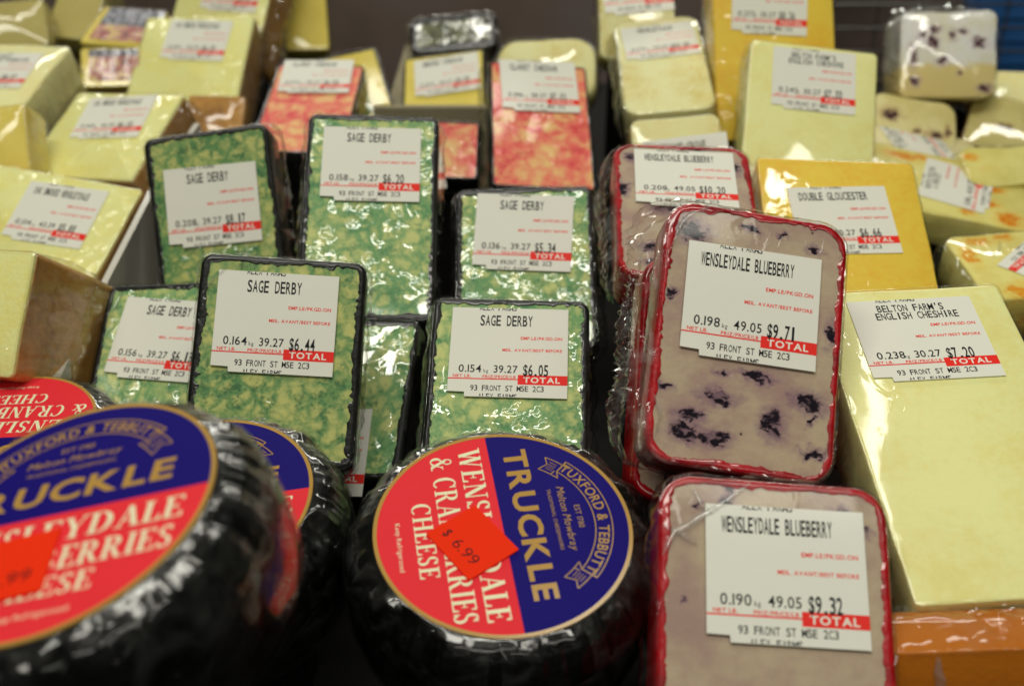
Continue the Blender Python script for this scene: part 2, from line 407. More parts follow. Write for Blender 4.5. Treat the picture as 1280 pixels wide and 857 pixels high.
def frame(el, yaw, roll):
    el, yaw, roll = R(el), R(yaw), R(roll)
    n = Vector((math.sin(yaw) * math.cos(el), -math.cos(yaw) * math.cos(el), math.sin(el)))
    r = Vector((math.cos(yaw), math.sin(yaw), 0)); u = n.cross(r); c, s = math.cos(roll), math.sin(roll)
    m = Matrix((c * r + s * u, -s * r + c * u, n)).transposed()
    return m
def thing(name, label, cat, loc, rot, group=None):
    o = bpy.data.objects.new(name, None); COL.objects.link(o); o.empty_display_size = .02
    o.matrix_world = Matrix.Translation(loc) @ rot.to_4x4()
    o['label'] = label; o['category'] = cat
    if group: o['group'] = group
    return o
def tag(o, label=None, cat=None, group=None, kind=None):
    for k, v in (('label', label), ('category', cat), ('group', group), ('kind', kind)):
        if v: o[k] = v
    return o

def wrap(parent, w, h, d, r, off, seed, bulge=(.0015, .0015, .0015, .0015), amp=.0009, lip=.0012, back=True, mat='film'):
    """loose cling film round the sides and front edge; bulge = right, top, left, bottom"""
    base = outline(w, h, r, 0., .0016); inn = outline(w, h, r, lip, .0016); n = len(base)
    cx = sum(p[0] for p in base) / n; rings = []
    K = 9
    def nrm(i):
        a, b = base[i - 1], base[(i + 1) % n]; tx, ty = b[0] - a[0], b[1] - a[1]; l = math.hypot(tx, ty) or 1
        return ty / l, -tx / l
    rings.append([(x, y, .00045) for x, y in inn])
    rings.append([(x, y, .0005 + .0002 * nz(x, y, 0, 300, seed)) for x, y in outline(w, h, r, lip * .4, .0016)])
    rings.append([(base[i][0] + nrm(i)[0] * .0004, base[i][1] + nrm(i)[1] * .0004, .0001) for i in range(n)])
    for k in range(1, K + 1):
        t = k / K; z = -.0012 - (d - .001) * t; ring = []; zk = z
        env = math.sin(math.pi * min(1, t * 1.15)) ** .8 if t < .87 else .45
        for i in range(n):
            x, y = base[i]; nx, ny = nrm(i); z = zk
            b = bulge[0] * max(0, nx) ** 2 * (nx > 0) + bulge[2] * (nx < 0) * nx * nx + bulge[1] * (ny > 0) * ny * ny + bulge[3] * (ny < 0) * ny * ny
            pl = nz(x, y, z * .35, 190, seed) * amp * .5 + (.45 - abs(nz(x, y, z * .6, 75, seed + 5)) * 2.2) * amp * 1.6 + (.4 - abs(nz(x, y, z, 150, seed + 8)) * 2) * amp * .9
            o = max(.0005, b * env + .0006 + pl * (.35 + env))
            if mat == 'filmhazy': o += random.uniform(-.0008, .0008) * env * (.3 + b / .006); z += random.uniform(-.0006, .0006) * env
            ring.append((x + nx * o, y + ny * o, z))
        rings.append(ring)
    mb = MB(); mb.loops(rings, False, False); return mb.build('plastic_wrap', M[mat], parent, off, smooth=mat != 'filmhazy')

def ridge(parent, pts, wd, off, name='wrap_fold'):
    """a raised crease of doubled film; pts are (x, y) on the face"""
    mb = MB(); rings = []; n = len(pts); seg = 6
    P = []
    for i in range(n - 1):
        for k in range(8): t = k / 8; P.append((pts[i][0] * (1 - t) + pts[i + 1][0] * t, pts[i][1] * (1 - t) + pts[i + 1][1] * t))
    P.append(pts[-1]); m = len(P); vs = []; fs = []
    for i, (x, y) in enumerate(P):
        a, b = P[max(0, i - 1)], P[min(m - 1, i + 1)]; tx, ty = b[0] - a[0], b[1] - a[1]; l = math.hypot(tx, ty) or 1
        nx, ny = -ty / l, tx / l; tp = math.sin(math.pi * (i + .4) / (m + .0)) ** .6; j = nz(x, y, 0, 260, 3) * .0006
        for k in range(seg + 1):
            u = k / seg * 2 - 1
            vs.append((x + nx * (wd * u * tp + j), y + ny * (wd * u * tp + j), .00055 + .0011 * (1 - u * u) * tp))
    for i in range(m - 1):
        for k in range(seg): a = i * (seg + 1) + k; fs.append((a, a + 1, a + seg + 2, a + seg + 1))
    mb.add(vs, fs); return mb.build(name, M['fold'], parent, off)

POSE = {   # face centre, face elevation, yaw, roll, width, height, label (x, y, angle)
    'B1': ((0.0995, 0.427, 0.1053), 43.8, 6.6, -12.5, 0.0798, 0.1148, (-0.0003, 0.0146, 0.6305)),
    'B2': ((0.0936, 0.3114, 0.053), 53.1, 1.4, -5.3, 0.0844, 0.1069, (0.004, 0.018, 0.8356)),
    'B3': ((0.0977, 0.6064, 0.0911), 71.7, 2.8, -5.0, 0.0798, 0.1127, (0.001, 0.0244, -0.4642)),
    'S1': ((-0.1861, 0.6755, 0.0598), 32.2, 0.3, 7.9, 0.0787, 0.1027, (-0.0007, 0.0039, -2.2134)),
    'S2': ((-0.0829, 0.6265, 0.0789), 51.1, 5.2, -3.9, 0.0784, 0.1343, (-0.0004, 0.0326, 0.2057)),
    'S3': ((0.0078, 0.6167, 0.0499), 50.8, -4.0, 3.9, 0.0824, 0.1047, (-0.0007, 0.0217, -4.2611)),
    'S4': ((-0.0019, 0.4851, 0.0521), 58.9, -1.8, -0.6, 0.0788, 0.0902, (-0.0002, 0.0136, -0.0344)),
    'S5': ((-0.1135, 0.4846, 0.062), 40.8, 7.4, -7.2, 0.0804, 0.1026, (-0.0018, 0.018, 0.1663)),
    'S6': ((-0.1938, 0.5531, 0.0227), 56.2, -11.8, 8.7, 0.0767, 0.0987, (0.0009, 0.0125, -6.6567)),
    'S7': ((-0.0929, 0.532, 0.0137), 59.3, -7.2, 1.5, 0.0771, 0.0972, None),
    'C1': ((0.1899, 0.4121, 0.0716), 72.5, -3.1, 6.3, 0.0893, 0.1675, (-0.0006, 0.051, -0.0498)),
    'D1': ((0.1913, 0.6083, 0.0714), 63.0, 2.1, -3.8, 0.0935, 0.1197, (-0.0005, 0.0129, 4.0322)),
    'C2': ((0.2073, 0.783, 0.0926), 49.4, 0.0, -8.0, 0.0896, 0.1015, (0.0009, 0.0218, 1.4118)),
    'D2': ((0.2008, 0.8842, 0.107), 32.7, 1.9, 0.5, 0.0931, 0.1418, (-0.0026, 0.0356, -3.7087)),
    'W1': ((0.1181, 0.9005, 0.0915), 73.2, -20.3, 19.4, 0.0676, 0.1351, (0.0004, 0.0318, 3.1786)),
    'W2': ((0.1039, 0.9872, 0.1202), 34.9, -1.7, 2.2, 0.0623, 0.0995, None),
    'W3': ((0.1147, 0.7607, 0.0622), 39.6, -4.4, 6.7, 0.0612, 0.0626, None),
    'R2': ((0.0214, 0.823, 0.0675), 58.8, 14.0, -10.5, 0.0742, 0.1189, (-0.0001, 0.0365, 2.003)),
    'R1': ((-0.1614, 0.8992, 0.0568), 74.6, -0.3, -2.2, 0.0720, 0.1256, (-0.0016, 0.0436, 2.701)),
    'Y2': ((-0.0601, 1.0058, 0.0447), 65.3, -17.8, 18.3, 0.0726, 0.0797, (0.0029, 0.0093, 2.5161)),
    'L3': ((-0.3231, 0.7121, 0.0318), 62.2, -6.7, -8.5, 0.1263, 0.0969, (0.0135, 0.0154, 2.1984)),
    'L2': ((-0.3128, 0.8547, 0.0486), 67.8, -23.8, 9.5, 0.0958, 0.0991, (-0.0009, 0.0201, 5.4865)),
    'L1': ((-0.2865, 1.0274, 0.0594), 60.2, -5.6, 3.0, 0.0998, 0.1064, (0.0013, 0.0235, -3.0648)),
    'L9': ((-0.2717, 1.1185, 0.0978), 44.5, -16.1, 2.3, 0.0946, 0.1373, (0.0081, 0.0049, -1.2146)),
    'L5': ((-0.4291, 0.9299, 0.072), 72.0, -14.2, 2.4, 0.1085, 0.0951, (0.0085, 0.0091, 4.2237)),
    'L4': ((-0.2872, 0.5331, 0.0641), 39.5, -16.9, 4.5, 0.0795, 0.0657, None),
    'A1': ((0.3139, 0.8048, 0.028), 77.0, 24.7, -39.5, 0.1299, 0.0840, (0.0135, 0.0027, 82.7824)),
    'A0': ((0.3137, 0.8805, 0.0359), 74.0, 41.6, -68.5, 0.0972, 0.0738, None),
    'A2': ((0.3214, 0.654, 0.0343), 81.9, -10.0, 15.0, 0.0834, 0.0724, None),
    'K1': ((0.3498, 0.9269, 0.0938), 25.2, -3.9, 1.6, 0.0760, 0.0632, None),
    'K2': ((0.3225, 0.9014, 0.0479), 47.4, 7.5, -13.0, 0.0697, 0.0358, None),
    'K3': ((0.4058, 0.9071, 0.0375), 42.6, -13.1, -9.9, 0.0505, 0.0472, None),
    'K5': ((0.3738, 0.8266, 0.0366), 60.7, 1.5, 3.1, 0.0516, 0.0318, None),
    'K6': ((0.4386, 0.9827, 0.0501), 58.1, -18.9, 6.3, 0.0435, 0.0299, None),
    'L6': ((-0.3805, 0.805, 0.0596), 36.7, -3.8, 11.2, 0.0496, 0.0495, None),
    'L7': ((-0.4807, 1.0874, 0.074), 38.9, 11.6, 3.0, 0.0903, 0.0472, None),
    'L8': ((-0.4257, 1.1587, 0.079), 53.0, 2.8, -8.1, 0.0455, 0.0856, None),
    'P1': ((-0.3677, 1.1078, 0.0695), 70.7, -5.3, -4.8, 0.0658, 0.0605, None),
    'P2': ((-0.3567, 1.0197, 0.0551), 47.5, 12.0, -1.8, 0.0507, 0.0394, None),
    'L10': ((-0.2096, 1.1926, 0.0782), 40.2, 10.8, -1.5, 0.0426, 0.1159, None),
    'L11': ((-0.2536, 0.9607, 0.0311), 45.9, -2.0, -1.3, 0.0496, 0.0340, None),
    'PY': ((0.0292, 0.9621, 0.075), 50.2, -1.0, 1.2, 0.0826, 0.0491, None),
    'Y1': ((-0.14, 0.9814, 0.0478), 52.0, 4.7, 13.2, 0.0634, 0.0724, None),
    'BP': ((-0.0553, 1.105, 0.0646), 49.3, -2.0, 7.3, 0.0833, 0.0397, None),
    'E1': ((0.1720, 0.3060, 0.0200), 5.0, 1.0, 1.5, 0.0530, 0.0490, None),
    'R3': ((-0.0432, 0.8025, 0.0551), 45.0, 0.1, -2.2, 0.0383, 0.0459, None),
}

# ------------------------------------------------------------------ the setting
def solid(name, x0, x1, y0, y1, z0, z1, mat, parent=None, off=(0, 0, 0), bev=.0015):
    mb = MB(); cx, cy = (x0 + x1) / 2, (y0 + y1) / 2; wv, hv = x1 - x0, y1 - y0
    ls = []
    for ins, z in ((bev, z1), (bev * .3, z1 - bev * .3), (0, z1 - bev), (0, z0)):
        ls.append([(cx + x, cy + y, z) for x, y in outline(wv, hv, bev * 1.5, ins, .5)])
    mb.loops(ls); return mb.build(name, mat, parent, off)
tag(solid('display_shelf', -1.0, 1.0, .05, 1.36, -.09, -.06, M['shelf']), kind='structure')
tag(solid('back_wall', -2.4, 2.4, 1.62, 1.66, -.9, .25, M['case']), kind='structure')
tag(solid('floor', -2.5, 2.5, -1.5, 1.615, -.96, -.90, M['shelf']), kind='structure')

mb = MB(); x0, x1 = -.2435, -.2395; pr = [(.50, -.0595), (.86, -.0595), (.86, .056), (.74, .054), (.60, .036), (.50, .022)]; n = len(pr)
mb.add([(x0, y, z) for y, z in pr] + [(x1, y, z) for y, z in pr], [tuple(reversed(range(n))), tuple(range(n, 2 * n))] + [(i, (i + 1) % n, n + (i + 1) % n, n + i) for i in range(n)])
d_ = tag(mb.build('shelf_divider', M['divider'], smooth=False),
         'upright light grey plastic divider between the smoked cheeses and the green marbled cheeses', 'divider')
mb = MB()
def bx(x0, x1, y0, y1, z0, z1):
    mb.add([(x, y, z) for z in (z0, z1) for x, y in ((x0, y0), (x1, y0), (x1, y1), (x0, y1))], [(3, 2, 1, 0), (4, 5, 6, 7), (0, 1, 5, 4), (1, 2, 6, 5), (2, 3, 7, 6), (3, 0, 4, 7)])
bx(-.114, -.018, .925, .933, -.0595, .0475); bx(-.114, -.018, .9335, 1.24, -.0592, .016)
l_ = tag(mb.build('display_tray', M['ledge'], smooth=False), 'low beige grey riser tray under the pale yellow black rinded cheese', 'tray')
def rod(mb, a, b, r, seg=8):
    a, b = Vector(a), Vector(b); d = (b - a).normalized(); u = d.orthogonal().normalized(); v = d.cross(u); vs = []
    for p in (a, b):
        for k in range(seg): t = 2 * math.pi * k / seg; vs.append(tuple(p + (u * math.cos(t) + v * math.sin(t)) * r))
    mb.add(vs, [(k, (k + 1) % seg, seg + (k + 1) % seg, seg + k) for k in range(seg)] + [tuple(reversed(range(seg))), tuple(range(seg, 2 * seg))])
mb = MB()
for k in range(7): rod(mb, (.30, 1.30, -.058 + .026 * k), (.80, 1.30, -.058 + .026 * k), .0016)
for k in range(11): rod(mb, (.31 + .048 * k, 1.3035, -.06), (.31 + .048 * k, 1.3035, .102), .0012)
tag(mb.build('wire_rack', M['steel']), 'dark wire rack at the back of the shelf behind the wrapped white cheese', 'rack')
c_ = tag(solid('carton', .518, .64, 1.315, 1.355, -.0595, .08, M['blue']), 'blurred blue carton behind the wire rack', 'carton')

# ------------------------------------------------------------------ cheeses
_seed = [1.0]
def seed(): _seed[0] += 1.37; return _seed[0]
def start(key, name, label, cat, d, group=None, dw=0., dh=0., shift=(0, 0, 0)):
    c, el, yaw, roll, w, h, lab = POSE[key]
    w += dw; h += dh; m = frame(el, yaw, roll)
    off = Vector((0, h / 2 , d)) ; fc = Vector(c) + m @ Vector((shift[0], shift[1] - dh / 2, shift[2]))
    t = thing(name, label, cat, fc - m @ off, m, group)
    return t, w, h, lab if not lab else (lab[0], lab[1] + dh / 2, lab[2]), off

def rinded(key, name, label, group, paste, rind, d, r, rim, text_=None, bulge=(.002, .002, .002, .001), dh=0., shift=(0, 0, 0), folds=(), cat='cheese', rimamp=.9, wrapped=True, filmmat='film'):
    t, w, h, lab, off = start(key, name, label, cat, d, group, dh=dh, shift=shift); sd = seed()
    # rind: a wax band round the sides turning over the front edge with a ragged inner border
    base = outline(w, h, r); n = len(base); ls = []
    def ring(ins, z, amp=.0003, sc=60): ls.append(wob(outline(w, h, r, ins), z, amp, sc, sd))
    a = outline(w, h, r, rim); b = outline(w, h, r, rim + .004); inner = []
    c0 = outline(w, h, r, rim * .45)
    for i in range(n):
        k = .22 + .55 * rimamp * (.55 * nz(a[i][0], a[i][1], 0, 75, sd) + .55 * nz(a[i][0], a[i][1], 0, 230, sd + 3) + .8 * nz(a[i][0], a[i][1], 0, 620, sd + 6) * (.35 + max(0, nz(a[i][0], a[i][1], 0, 60, sd + 2)) * 2.2)) + .45 * rimamp * max(0, nz(a[i][0], a[i][1], 0, 28, sd + 9))
        k = max(-.45, min(1.3, k))
        q = b[i] if k > 0 else c0[i]; kk = abs(k)
        inner.append((a[i][0] * (1 - kk) + q[0] * kk, a[i][1] * (1 - kk) + q[1] * kk))
    ls.append([(x, y, -.0011) for x, y in inner]); ls.append([(x, y, -.0002) for x, y in inner])
    ls.append([(x * .6 + y_[0] * .4, y * .6 + y_[1] * .4, .0001) for (x, y), y_ in zip(inner, outline(w, h, r, rim * .5))])
    ring(.0016, 0); ring(.0006, -.0006); ring(0, -.0020); ring(-.0003, -d * .5, .0006); ring(0, -d + .002); ring(.0018, -d + .0003); ring(.004, -d)
    mb = MB(); mb.loops(ls, False, True); mb.build('rind', rind, t, off)
    mb = MB(); ls = []
    for ins, z in ((.0012, -.0006), (.0010, -.0016), (.0010, -d + .0012)): ls.append([(x, y, z) for x, y in outline(w, h, r, ins)])
    mb.loops(ls, True, False); mb.build('cheese_paste', paste, t, off)
    if text_: price_label(t, lab, *text_, off=off, z=.0008)
    if wrapped: wrap(t, w, h, d, r, off, sd, bulge, mat=filmmat)
    for pts, wd in folds: ridge(t, pts, wd, off)
    return t

def block(key, name, label, paste, d, r=.003, text_=None, group=None, side=None, bulge=(.002, .001, .002, .001), dw=0., dh=0., shift=(0, 0, 0), cat='cheese', bev=.0012, irregular=.0006, wrapped=True, lab=None, cut_top=True, folds=(), top_round=None, film_amp=.0012, filmmat='film'):
    t, w, h, lb, off = start(key, name, label, cat, d, group, dw, dh, shift); sd = seed(); mb = MB(); ls = []
    lb = lab or lb
    for ins, z in ((bev, 0), (bev * .3, -bev * .3), (0, -bev), (-.0003, -d * .33), (-.0005, -d * .66), (0, -d + bev), (bev * .3, -d + bev * .3), (bev, -d)):
        ls.append(wob(outline(w, h, r, ins), z, irregular, 35, sd))
    mb.loops(ls); mb.build('cheese_paste', paste, t, off)
    if side:
        ls = [wob(outline(w, h, r, ins), z, irregular, 35, sd) for ins, z in ((.0004, -.0016), (-.0004, -.0020), (-.0008, -d * .33), (-.0010, -d * .66), (-.0005, -d + .0015), (.0004, -d + .0011))]
        mb = MB(); mb.loops(ls, False, False); mb.build('rind', side, t, off)
    if text_: price_label(t, lb, *text_, off=off, cut_top=cut_top)
    if wrapped: wrap(t, w, h, d, r, off, sd, bulge, film_amp, mat=filmmat)
    for pts, wd in folds: ridge(t, pts, wd, off)
    return t

# green marbled cheeses in black rind
GS = 'green marbled cheeses in black rind'
S = lambda key, label, d, text_, **k: rinded(key, 'marbled_cheese', label, GS, M[k.pop('mat', 'sage')], M['black'], d, .006, .0026, text_, **k)
S('S5', 'front green marbled cheese in black rind, its white label priced $6.44', .030, ('SAGE DERBY', '0.164', '39.27', '$6.44'),
  folds=[([(-.036, .034), (-.028, .044), (-.016, .0465)], .0009), ([(-.0375, .030), (-.033, .040)], .0007)])
S('S4', 'green marbled cheese in crinkled film behind the round blue and red lid, priced $6.05', .030, ('SAGE DERBY', '0.154', '39.27', '$6.05'), dh=.012, bulge=(.004, .002, .003, .001), mat='sagewet')
S('S3', 'green marbled cheese priced $5.34, directly behind the one priced $6.05', .030, ('SAGE DERBY', '0.136', '39.27', '$5.34'), bulge=(.004, .002, .003, .001), mat='sagewet')
S('S2', 'tallest green marbled cheese, label near its top priced $6.20', .032, ('SAGE DERBY', '0.158', '39.27', '$6.20'), mat='sagewet', bulge=(.003, .002, .003, .001))
S('S1', 'tilted green marbled cheese priced $8.17, standing behind the one priced $6.44', .034, ('SAGE DERBY', '0.208', '39.27', '$8.17'), bulge=(.006, .002, .002, .001), dh=.02)
S('S6', 'green marbled cheese by the grey divider, its label half hidden by the $6.44 cheese', .028, ('SAGE DERBY', '0.156', '39.27', '$6.13'), mat='sagewet',
  folds=[([(-.036, .022), (-.030, .040), (-.029, .0465)], .0008)])
t7 = S('S7', 'green marbled cheese mostly hidden between the $6.44 and the $6.05 cheeses', .028, None, mat='sagewet')
# ---- its label sits low on the face
price_label(t7, (-.0085, -.0345, 2), 'SAGE DERBY', '0.162', '39.27', '$6.36', off=Vector((0, POSE['S7'][5] / 2, .028)), z=.0008)

# pinkish blueberry cheeses in red wax
GB = 'blueberry cheeses in red wax'
def berry(key, label, text_, d, blots, cells=42, keep=.33, **k):
    c, el, yaw, roll, w, h, lab = POSE[key]; dh = k.get('dh', 0.)
    bl = [(x, y + (h + dh) / 2, rx * 1.12, ry * 1.05) for x, y, rx, ry in blots]
    m = mat_spotted('blueberry_paste', (168, 152, 127), (148, 125, 114), alb((26, 16, 30), .8), alb((104, 74, 102)), cells, .17, keep, bl, film=.35, coat=.16, stretch=.6)
    return rinded(key, 'blueberry_cheese', label, GB, m, M['red'], d, .0125, .0024, text_, **k)
# fruit seen on the front piece, metres from the face centre
B1 = [(-.0235, -.0435, .0052, .0040), (-.0215, -.0365, .0046, .0022), (-.0105, -.0440, .0050, .0034), (-.0100, -.0270, .0056, .0026),
      (.0128, -.0350, .0036, .0048), (.0275, -.0235, .0050, .0034), (.0045, -.0155, .0058, .0016), (-.0095, -.0160, .0022, .0013), (.0300, -.0440, .0042, .0020),
      (-.0290, .0445, .0052, .0050), (-.0035, .0490, .0030, .0014), (.0255, .0450, .0026, .0016), (.0350, .0080, .0016, .0040), (-.0330, -.0250, .0030, .0016), (-.0345, .0150, .0012, .0024), (.0120, .0485, .0016, .0009), (.0295, -.0300, .0010, .0030)]
berry('B1', 'blueberry cheese priced $9.71, standing tallest with its red wax edge and torn looking film', ('WENSLEYDALE BLUEBERRY', '0.198', '49.05', '$9.71'), .026, B1, 0, filmmat='filmhazy', bulge=(.0015, .003, .013, .001),
      folds=[([(-.036, .040), (-.031, .050), (-.022, .056)], .0012), ([(-.0385, .030), (-.034, .045), (-.030, .0535)], .0009), ([(-.0375, -.030), (-.034, -.038), (-.035, -.048)], .0009)])
B2 = [(-.0180, .0455, .0016, .0040), (.0250, .0440, .0024, .0010), (-.0280, .0430, .0012, .0012), (.0330, .0360, .0020, .0012), (.0120, -.0280, .0030, .0040), (-.0130, -.0330, .0032, .0044), (-.0330, .0050, .0010, .0012), (.0240, -.0240, .0014, .0014)]
berry('B2', 'nearest blueberry cheese in red wax, priced $9.32, film folded across its corner', ('WENSLEYDALE BLUEBERRY', '0.190', '49.05', '$9.32'), .030, B2, 0, bulge=(.002, .003, .003, .001),
      folds=[([(-.041, .022), (-.036, .031), (-.020, .042), (-.008, .0525)], .0017), ([(-.0405, .034), (-.034, .030), (-.028, .027)], .0013), ([(-.030, .048), (-.026, .041), (-.022, .038)], .0012)])
berry('B3', 'blueberry cheese lying behind the tall $9.71 one, only its upper half showing', ('WENSLEYDALE BLUEBERRY', '0.208', '49.05', '$10.20'), .028,
      [(-.035, .015, .003, .005), (.030, .036, .004, .004), (-.020, -.034, .006, .003), (-.028, .044, .004, .003), (.010, .050, .006, .002), (-.015, -.046, .008, .003)], 44, .3, filmmat='filmhazy', bulge=(.002, .002, .007, .002))
POSE['B4'] = ((.0965, .4530, .0690), 43.8, 6.6, -9.5, .0800, .1148, None)
berry('B4', 'blueberry cheese hidden underneath the tall $9.71 one, red wax edge showing', None, .026, [(-.024, -.04, .004, .003)], 44, .4, wrapped=False)

# pale and golden blocks on the right
GC = 'cream coloured blocks'
CH = ["BELTON FARM'S", 'ENGLISH CHESHIRE']
block('C1', 'cheese_block', 'large smooth cream block priced $7.20 lying beside the tall blueberry cheese', M['cheshire'], .036, .003, (CH, '0.238', '30.27', '$7.20'), GC, bulge=(.002, .001, .0035, .001), dh=.0, bev=.0016)
block('C2', 'cheese_block', 'upright cream block with two line label, standing behind the golden block', M['cheshire'], .034, .004, (CH, '0.242', '30.27', '$7.33'), GC, bulge=(.001, .001, .003, .001), dh=.02, bev=.002)
GD = 'golden blocks'
block('D1', 'golden_cheese', 'golden block priced $6.66 between the cream blocks', M['gloucester'], .030, .004, ('DOUBLE GLOUCESTER', '0.220', '30.27', '$6.66'), GD, bulge=(.003, .001, .002, .001))
block('D2', 'golden_cheese', 'golden block at the very back, cut by the top of the picture', M['gloucester'], .032, .004, ('DOUBLE GLOUCESTER', '0.273', '30.27', '$8.26'), GD, bulge=(.003, .001, .002, .001))
block('E1', 'orange_cheddar', 'deep orange block in hazy film under the large cream block, partly out of frame', M['cheddar'], .024, .004, None, dw=.03, dh=.02, bulge=(.002, .004, .002, .001),
      folds=[([(-.020, .033), (-.016, .015), (-.018, -.02)], .0022)])
GW = 'pale crumbly cheeses behind the blueberry cheese'
block('W1', 'crumbly_cheese', 'pale crumbly cheese with rounded top leaning in white tinted film', M['pale'], .034, .012, ('WENSLEYDALE', '0.170', '44.05', '$10.50'), GW, bulge=(.002, .002, .006, .001), irregular=.0015, filmmat='filmhazy')
block('W2', 'crumbly_cheese', 'pale cheese at the back, cut by the picture top, left of the golden one', M['pale'], .032, .008, ('WENSLEYDALE', '0.150', '44.05', '$9.25'), GW, lab=(.001, .0135, 4), bulge=(.002, .002, .004, .001))
block('W3', 'crumbly_cheese', 'pale layered cheese squeezed behind the rear blueberry cheese, label half hidden', M['ivory'], .030, .006, ('ORANGE GROVE', '0.170', '40.00', '$6.80'), GW, lab=(.0065, .0015, 2), cut_top=False, dh=.02)

# red marbled cheeses
GR = 'red marbled cheeses in black rind'
def red(key, label, d, text_, **k): return rinded(key, 'red_marbled_cheese', label, GR, M['leic'], M['black'], d, .004, .0004, text_, rimamp=.2, **k)
red('R2', 'long red and salmon marbled cheese standing tallest behind the green ones', .030, ('CLARET CHEDDAR', '0.186', '38.27', '$7.12'), bulge=(.002, .001, .007, .001))
red('R1', 'red marbled cheese lying behind the tilted green cheese', .030, ('CLARET CHEDDAR', '0.170', '38.27', '$6.51'), bulge=(.002, .001, .002, .001))
t = red('R3', 'red marbled cheese tucked below the beige riser tray, corner only', .026, None)
price_label(t, (-.036, -.012, 12), 'CLARET CHEDDAR', '0.170', '38.27', '$6.51', off=Vector((0, POSE['R3'][5] / 2, .026)), z=.0008)

# yellow cheeses at the middle back
GY = 'yellow cheeses in black wax'
rinded('Y2', 'yellow_waxed_cheese', 'yellow cheese with white label standing on the beige riser tray', GY, M['yellow'], M['black'], .030, .003, .0006, ('SMOKED CHEDDAR', '0.164', '36.27', '$5.95'), rimamp=.2)
ty = rinded('Y1', 'yellow_waxed_cheese', 'yellow cheese with green centre and thick black wax, behind the red cheese', GY, M['yellow'], M['black'], .040, .003, .0012, None, rimamp=.3)
w_, h_ = POSE['Y1'][4:6]; mb = MB()
mb.loops([[(x - .004, y - .010, z) for x, y in outline(w_ - .028, h_ - .03, .006, i)] for i, z in ((.0004, .0004), (0, 0), (0, -.002))], True, False)
mb.build('green_centre', M['sage'], ty, (0, h_ / 2, .040))
rinded('BP', 'wrapped_cheese', 'small dark green veined pack in crumpled black film at the back', None, M['dim'], M['blackfilm'], .030, .010, .006, None, rimamp=1.6, bulge=(.004, .005, .004, .002), cat='cheese', filmmat='filmhazy')
block('PY', 'rounded_cheese', 'pale yellow rounded cheese behind the long red marbled one', M['pale'], .030, .018, None, bulge=(.003, .003, .003, .001), irregular=.002, dh=.01, bev=.006)

# smoked and yellow blocks on the left
GL = 'smoked cheeses with brown rind'
OS = 'OAK SMOKED WENSLEYDALE'
block('L3', 'smoked_cheese', 'smoked yellow cheese priced $5.81 lying against the grey divider', M['smoked'], .030, .003, (OS, '0.134', '43.39', '$5.81'), GL, M['smokerind'], bulge=(.008, .001, .002, .002), dh=.0, irregular=.001)
block('L2', 'smoked_cheese', 'smoked yellow cheese in the middle of its column, above the $5.81 one', M['smoked'], .034, .003, (OS, '0.144', '43.39', '$6.25'), GL, M['smokerind'], bulge=(.008, .001, .002, .001), irregular=.001, filmmat='filmhazy')
block('L1', 'smoked_cheese', 'smoked yellow cheese with broad brown side, leaning third up its column', M['smoked'], .046, .003, (OS, '0.150', '43.39', '$6.51'), GL, M['smokerind'], bulge=(.005, .001, .002, .001), irregular=.001, filmmat='filmhazy')
block('L9', 'smoked_cheese', 'smoked yellow cheese at the back with bunched film on its side, top cut off', M['smoked'], .045, .003, (OS, '0.160', '43.39', '$6.94'), GL, M['smokerind'], bulge=(.010, .001, .002, .001), irregular=.001, film_amp=.003, filmmat='filmhazy')
block('L4', 'smoked_cheese', 'unlabelled smoked block showing its brown side, beside the round lids', M['smoked'], .075, .003, None, GL, M['smokerind'], bulge=(.006, .001, .002, .001), irregular=.001)
block('L11', 'smoked_cheese', 'small tan smoked piece showing under the broad sided smoked cheese', M['smokerind'], .026, .004, None, GL, None, dh=.01)
block('L10', 'yellow_cheese', 'tall narrow yellow cheese behind the bunched film, top cut off', M['yellow'], .045, .004, None, bulge=(.004, .001, .002, .001))
block('L5', 'yellow_cheese', 'big butter yellow block with two line label, cut by the left edge', M['ivory'], .045, .005, (['COW MILK', 'CHEESE FARMHOUSE'], '0.246', '33.20', '$8.17'), bulge=(.004, .001, .002, .001), irregular=.0015, film_amp=.002)
block('L6', 'yellow_cheese', 'small butter yellow block with cut lines, at the left edge', M['yellow'], .035, .003, None, dw=.01, dh=.01, irregular=.001)
block('L7', 'dull_cheese', 'dull grey yellow block at the far left back corner', M['greyyel'], .05, .004, None, group='dull yellow blocks at the back', bulge=(.003, .002, .002, .001))
block('L8', 'dull_cheese', 'dull yellow block in shiny film leaning beside the printed packs', M['greyyel'], .05, .004, None, group='dull yellow blocks at the back', bulge=(.004, .002, .004, .001), film_amp=.002, filmmat='filmhazy')
def pack(key, label, d, dh=0.):
    t, w, h, lb, off = start(key, 'printed_pack', label, 'cheese pack', d, 'printed packs'); sd = seed()
    mb = MB(); mb.loops([wob(outline(w, h, .003, i), z, .0006, 40, sd) for i, z in ((.001, -.0008), (0, -.0018), (0, -d))]); mb.build('cheese_paste', M['yellow'], t, off)
    mb = MB(); mb.loops([wob([(x + .003, y + .002) for x, y in outline(w - .008, h - .008, .002, i)], z, .0004, 60, sd) for i, z in ((.0002, .0002), (0, 0), (0, -.0012))]); mb.build('printed_sleeve', M['print'], t, off)
    wrap(t, w, h, d, .003, off, sd)
pack('P1', 'upper pack with dark printed sleeve on yellow cheese', .03)
pack('P2', 'lower pack with dark printed sleeve, below the other printed one', .03)

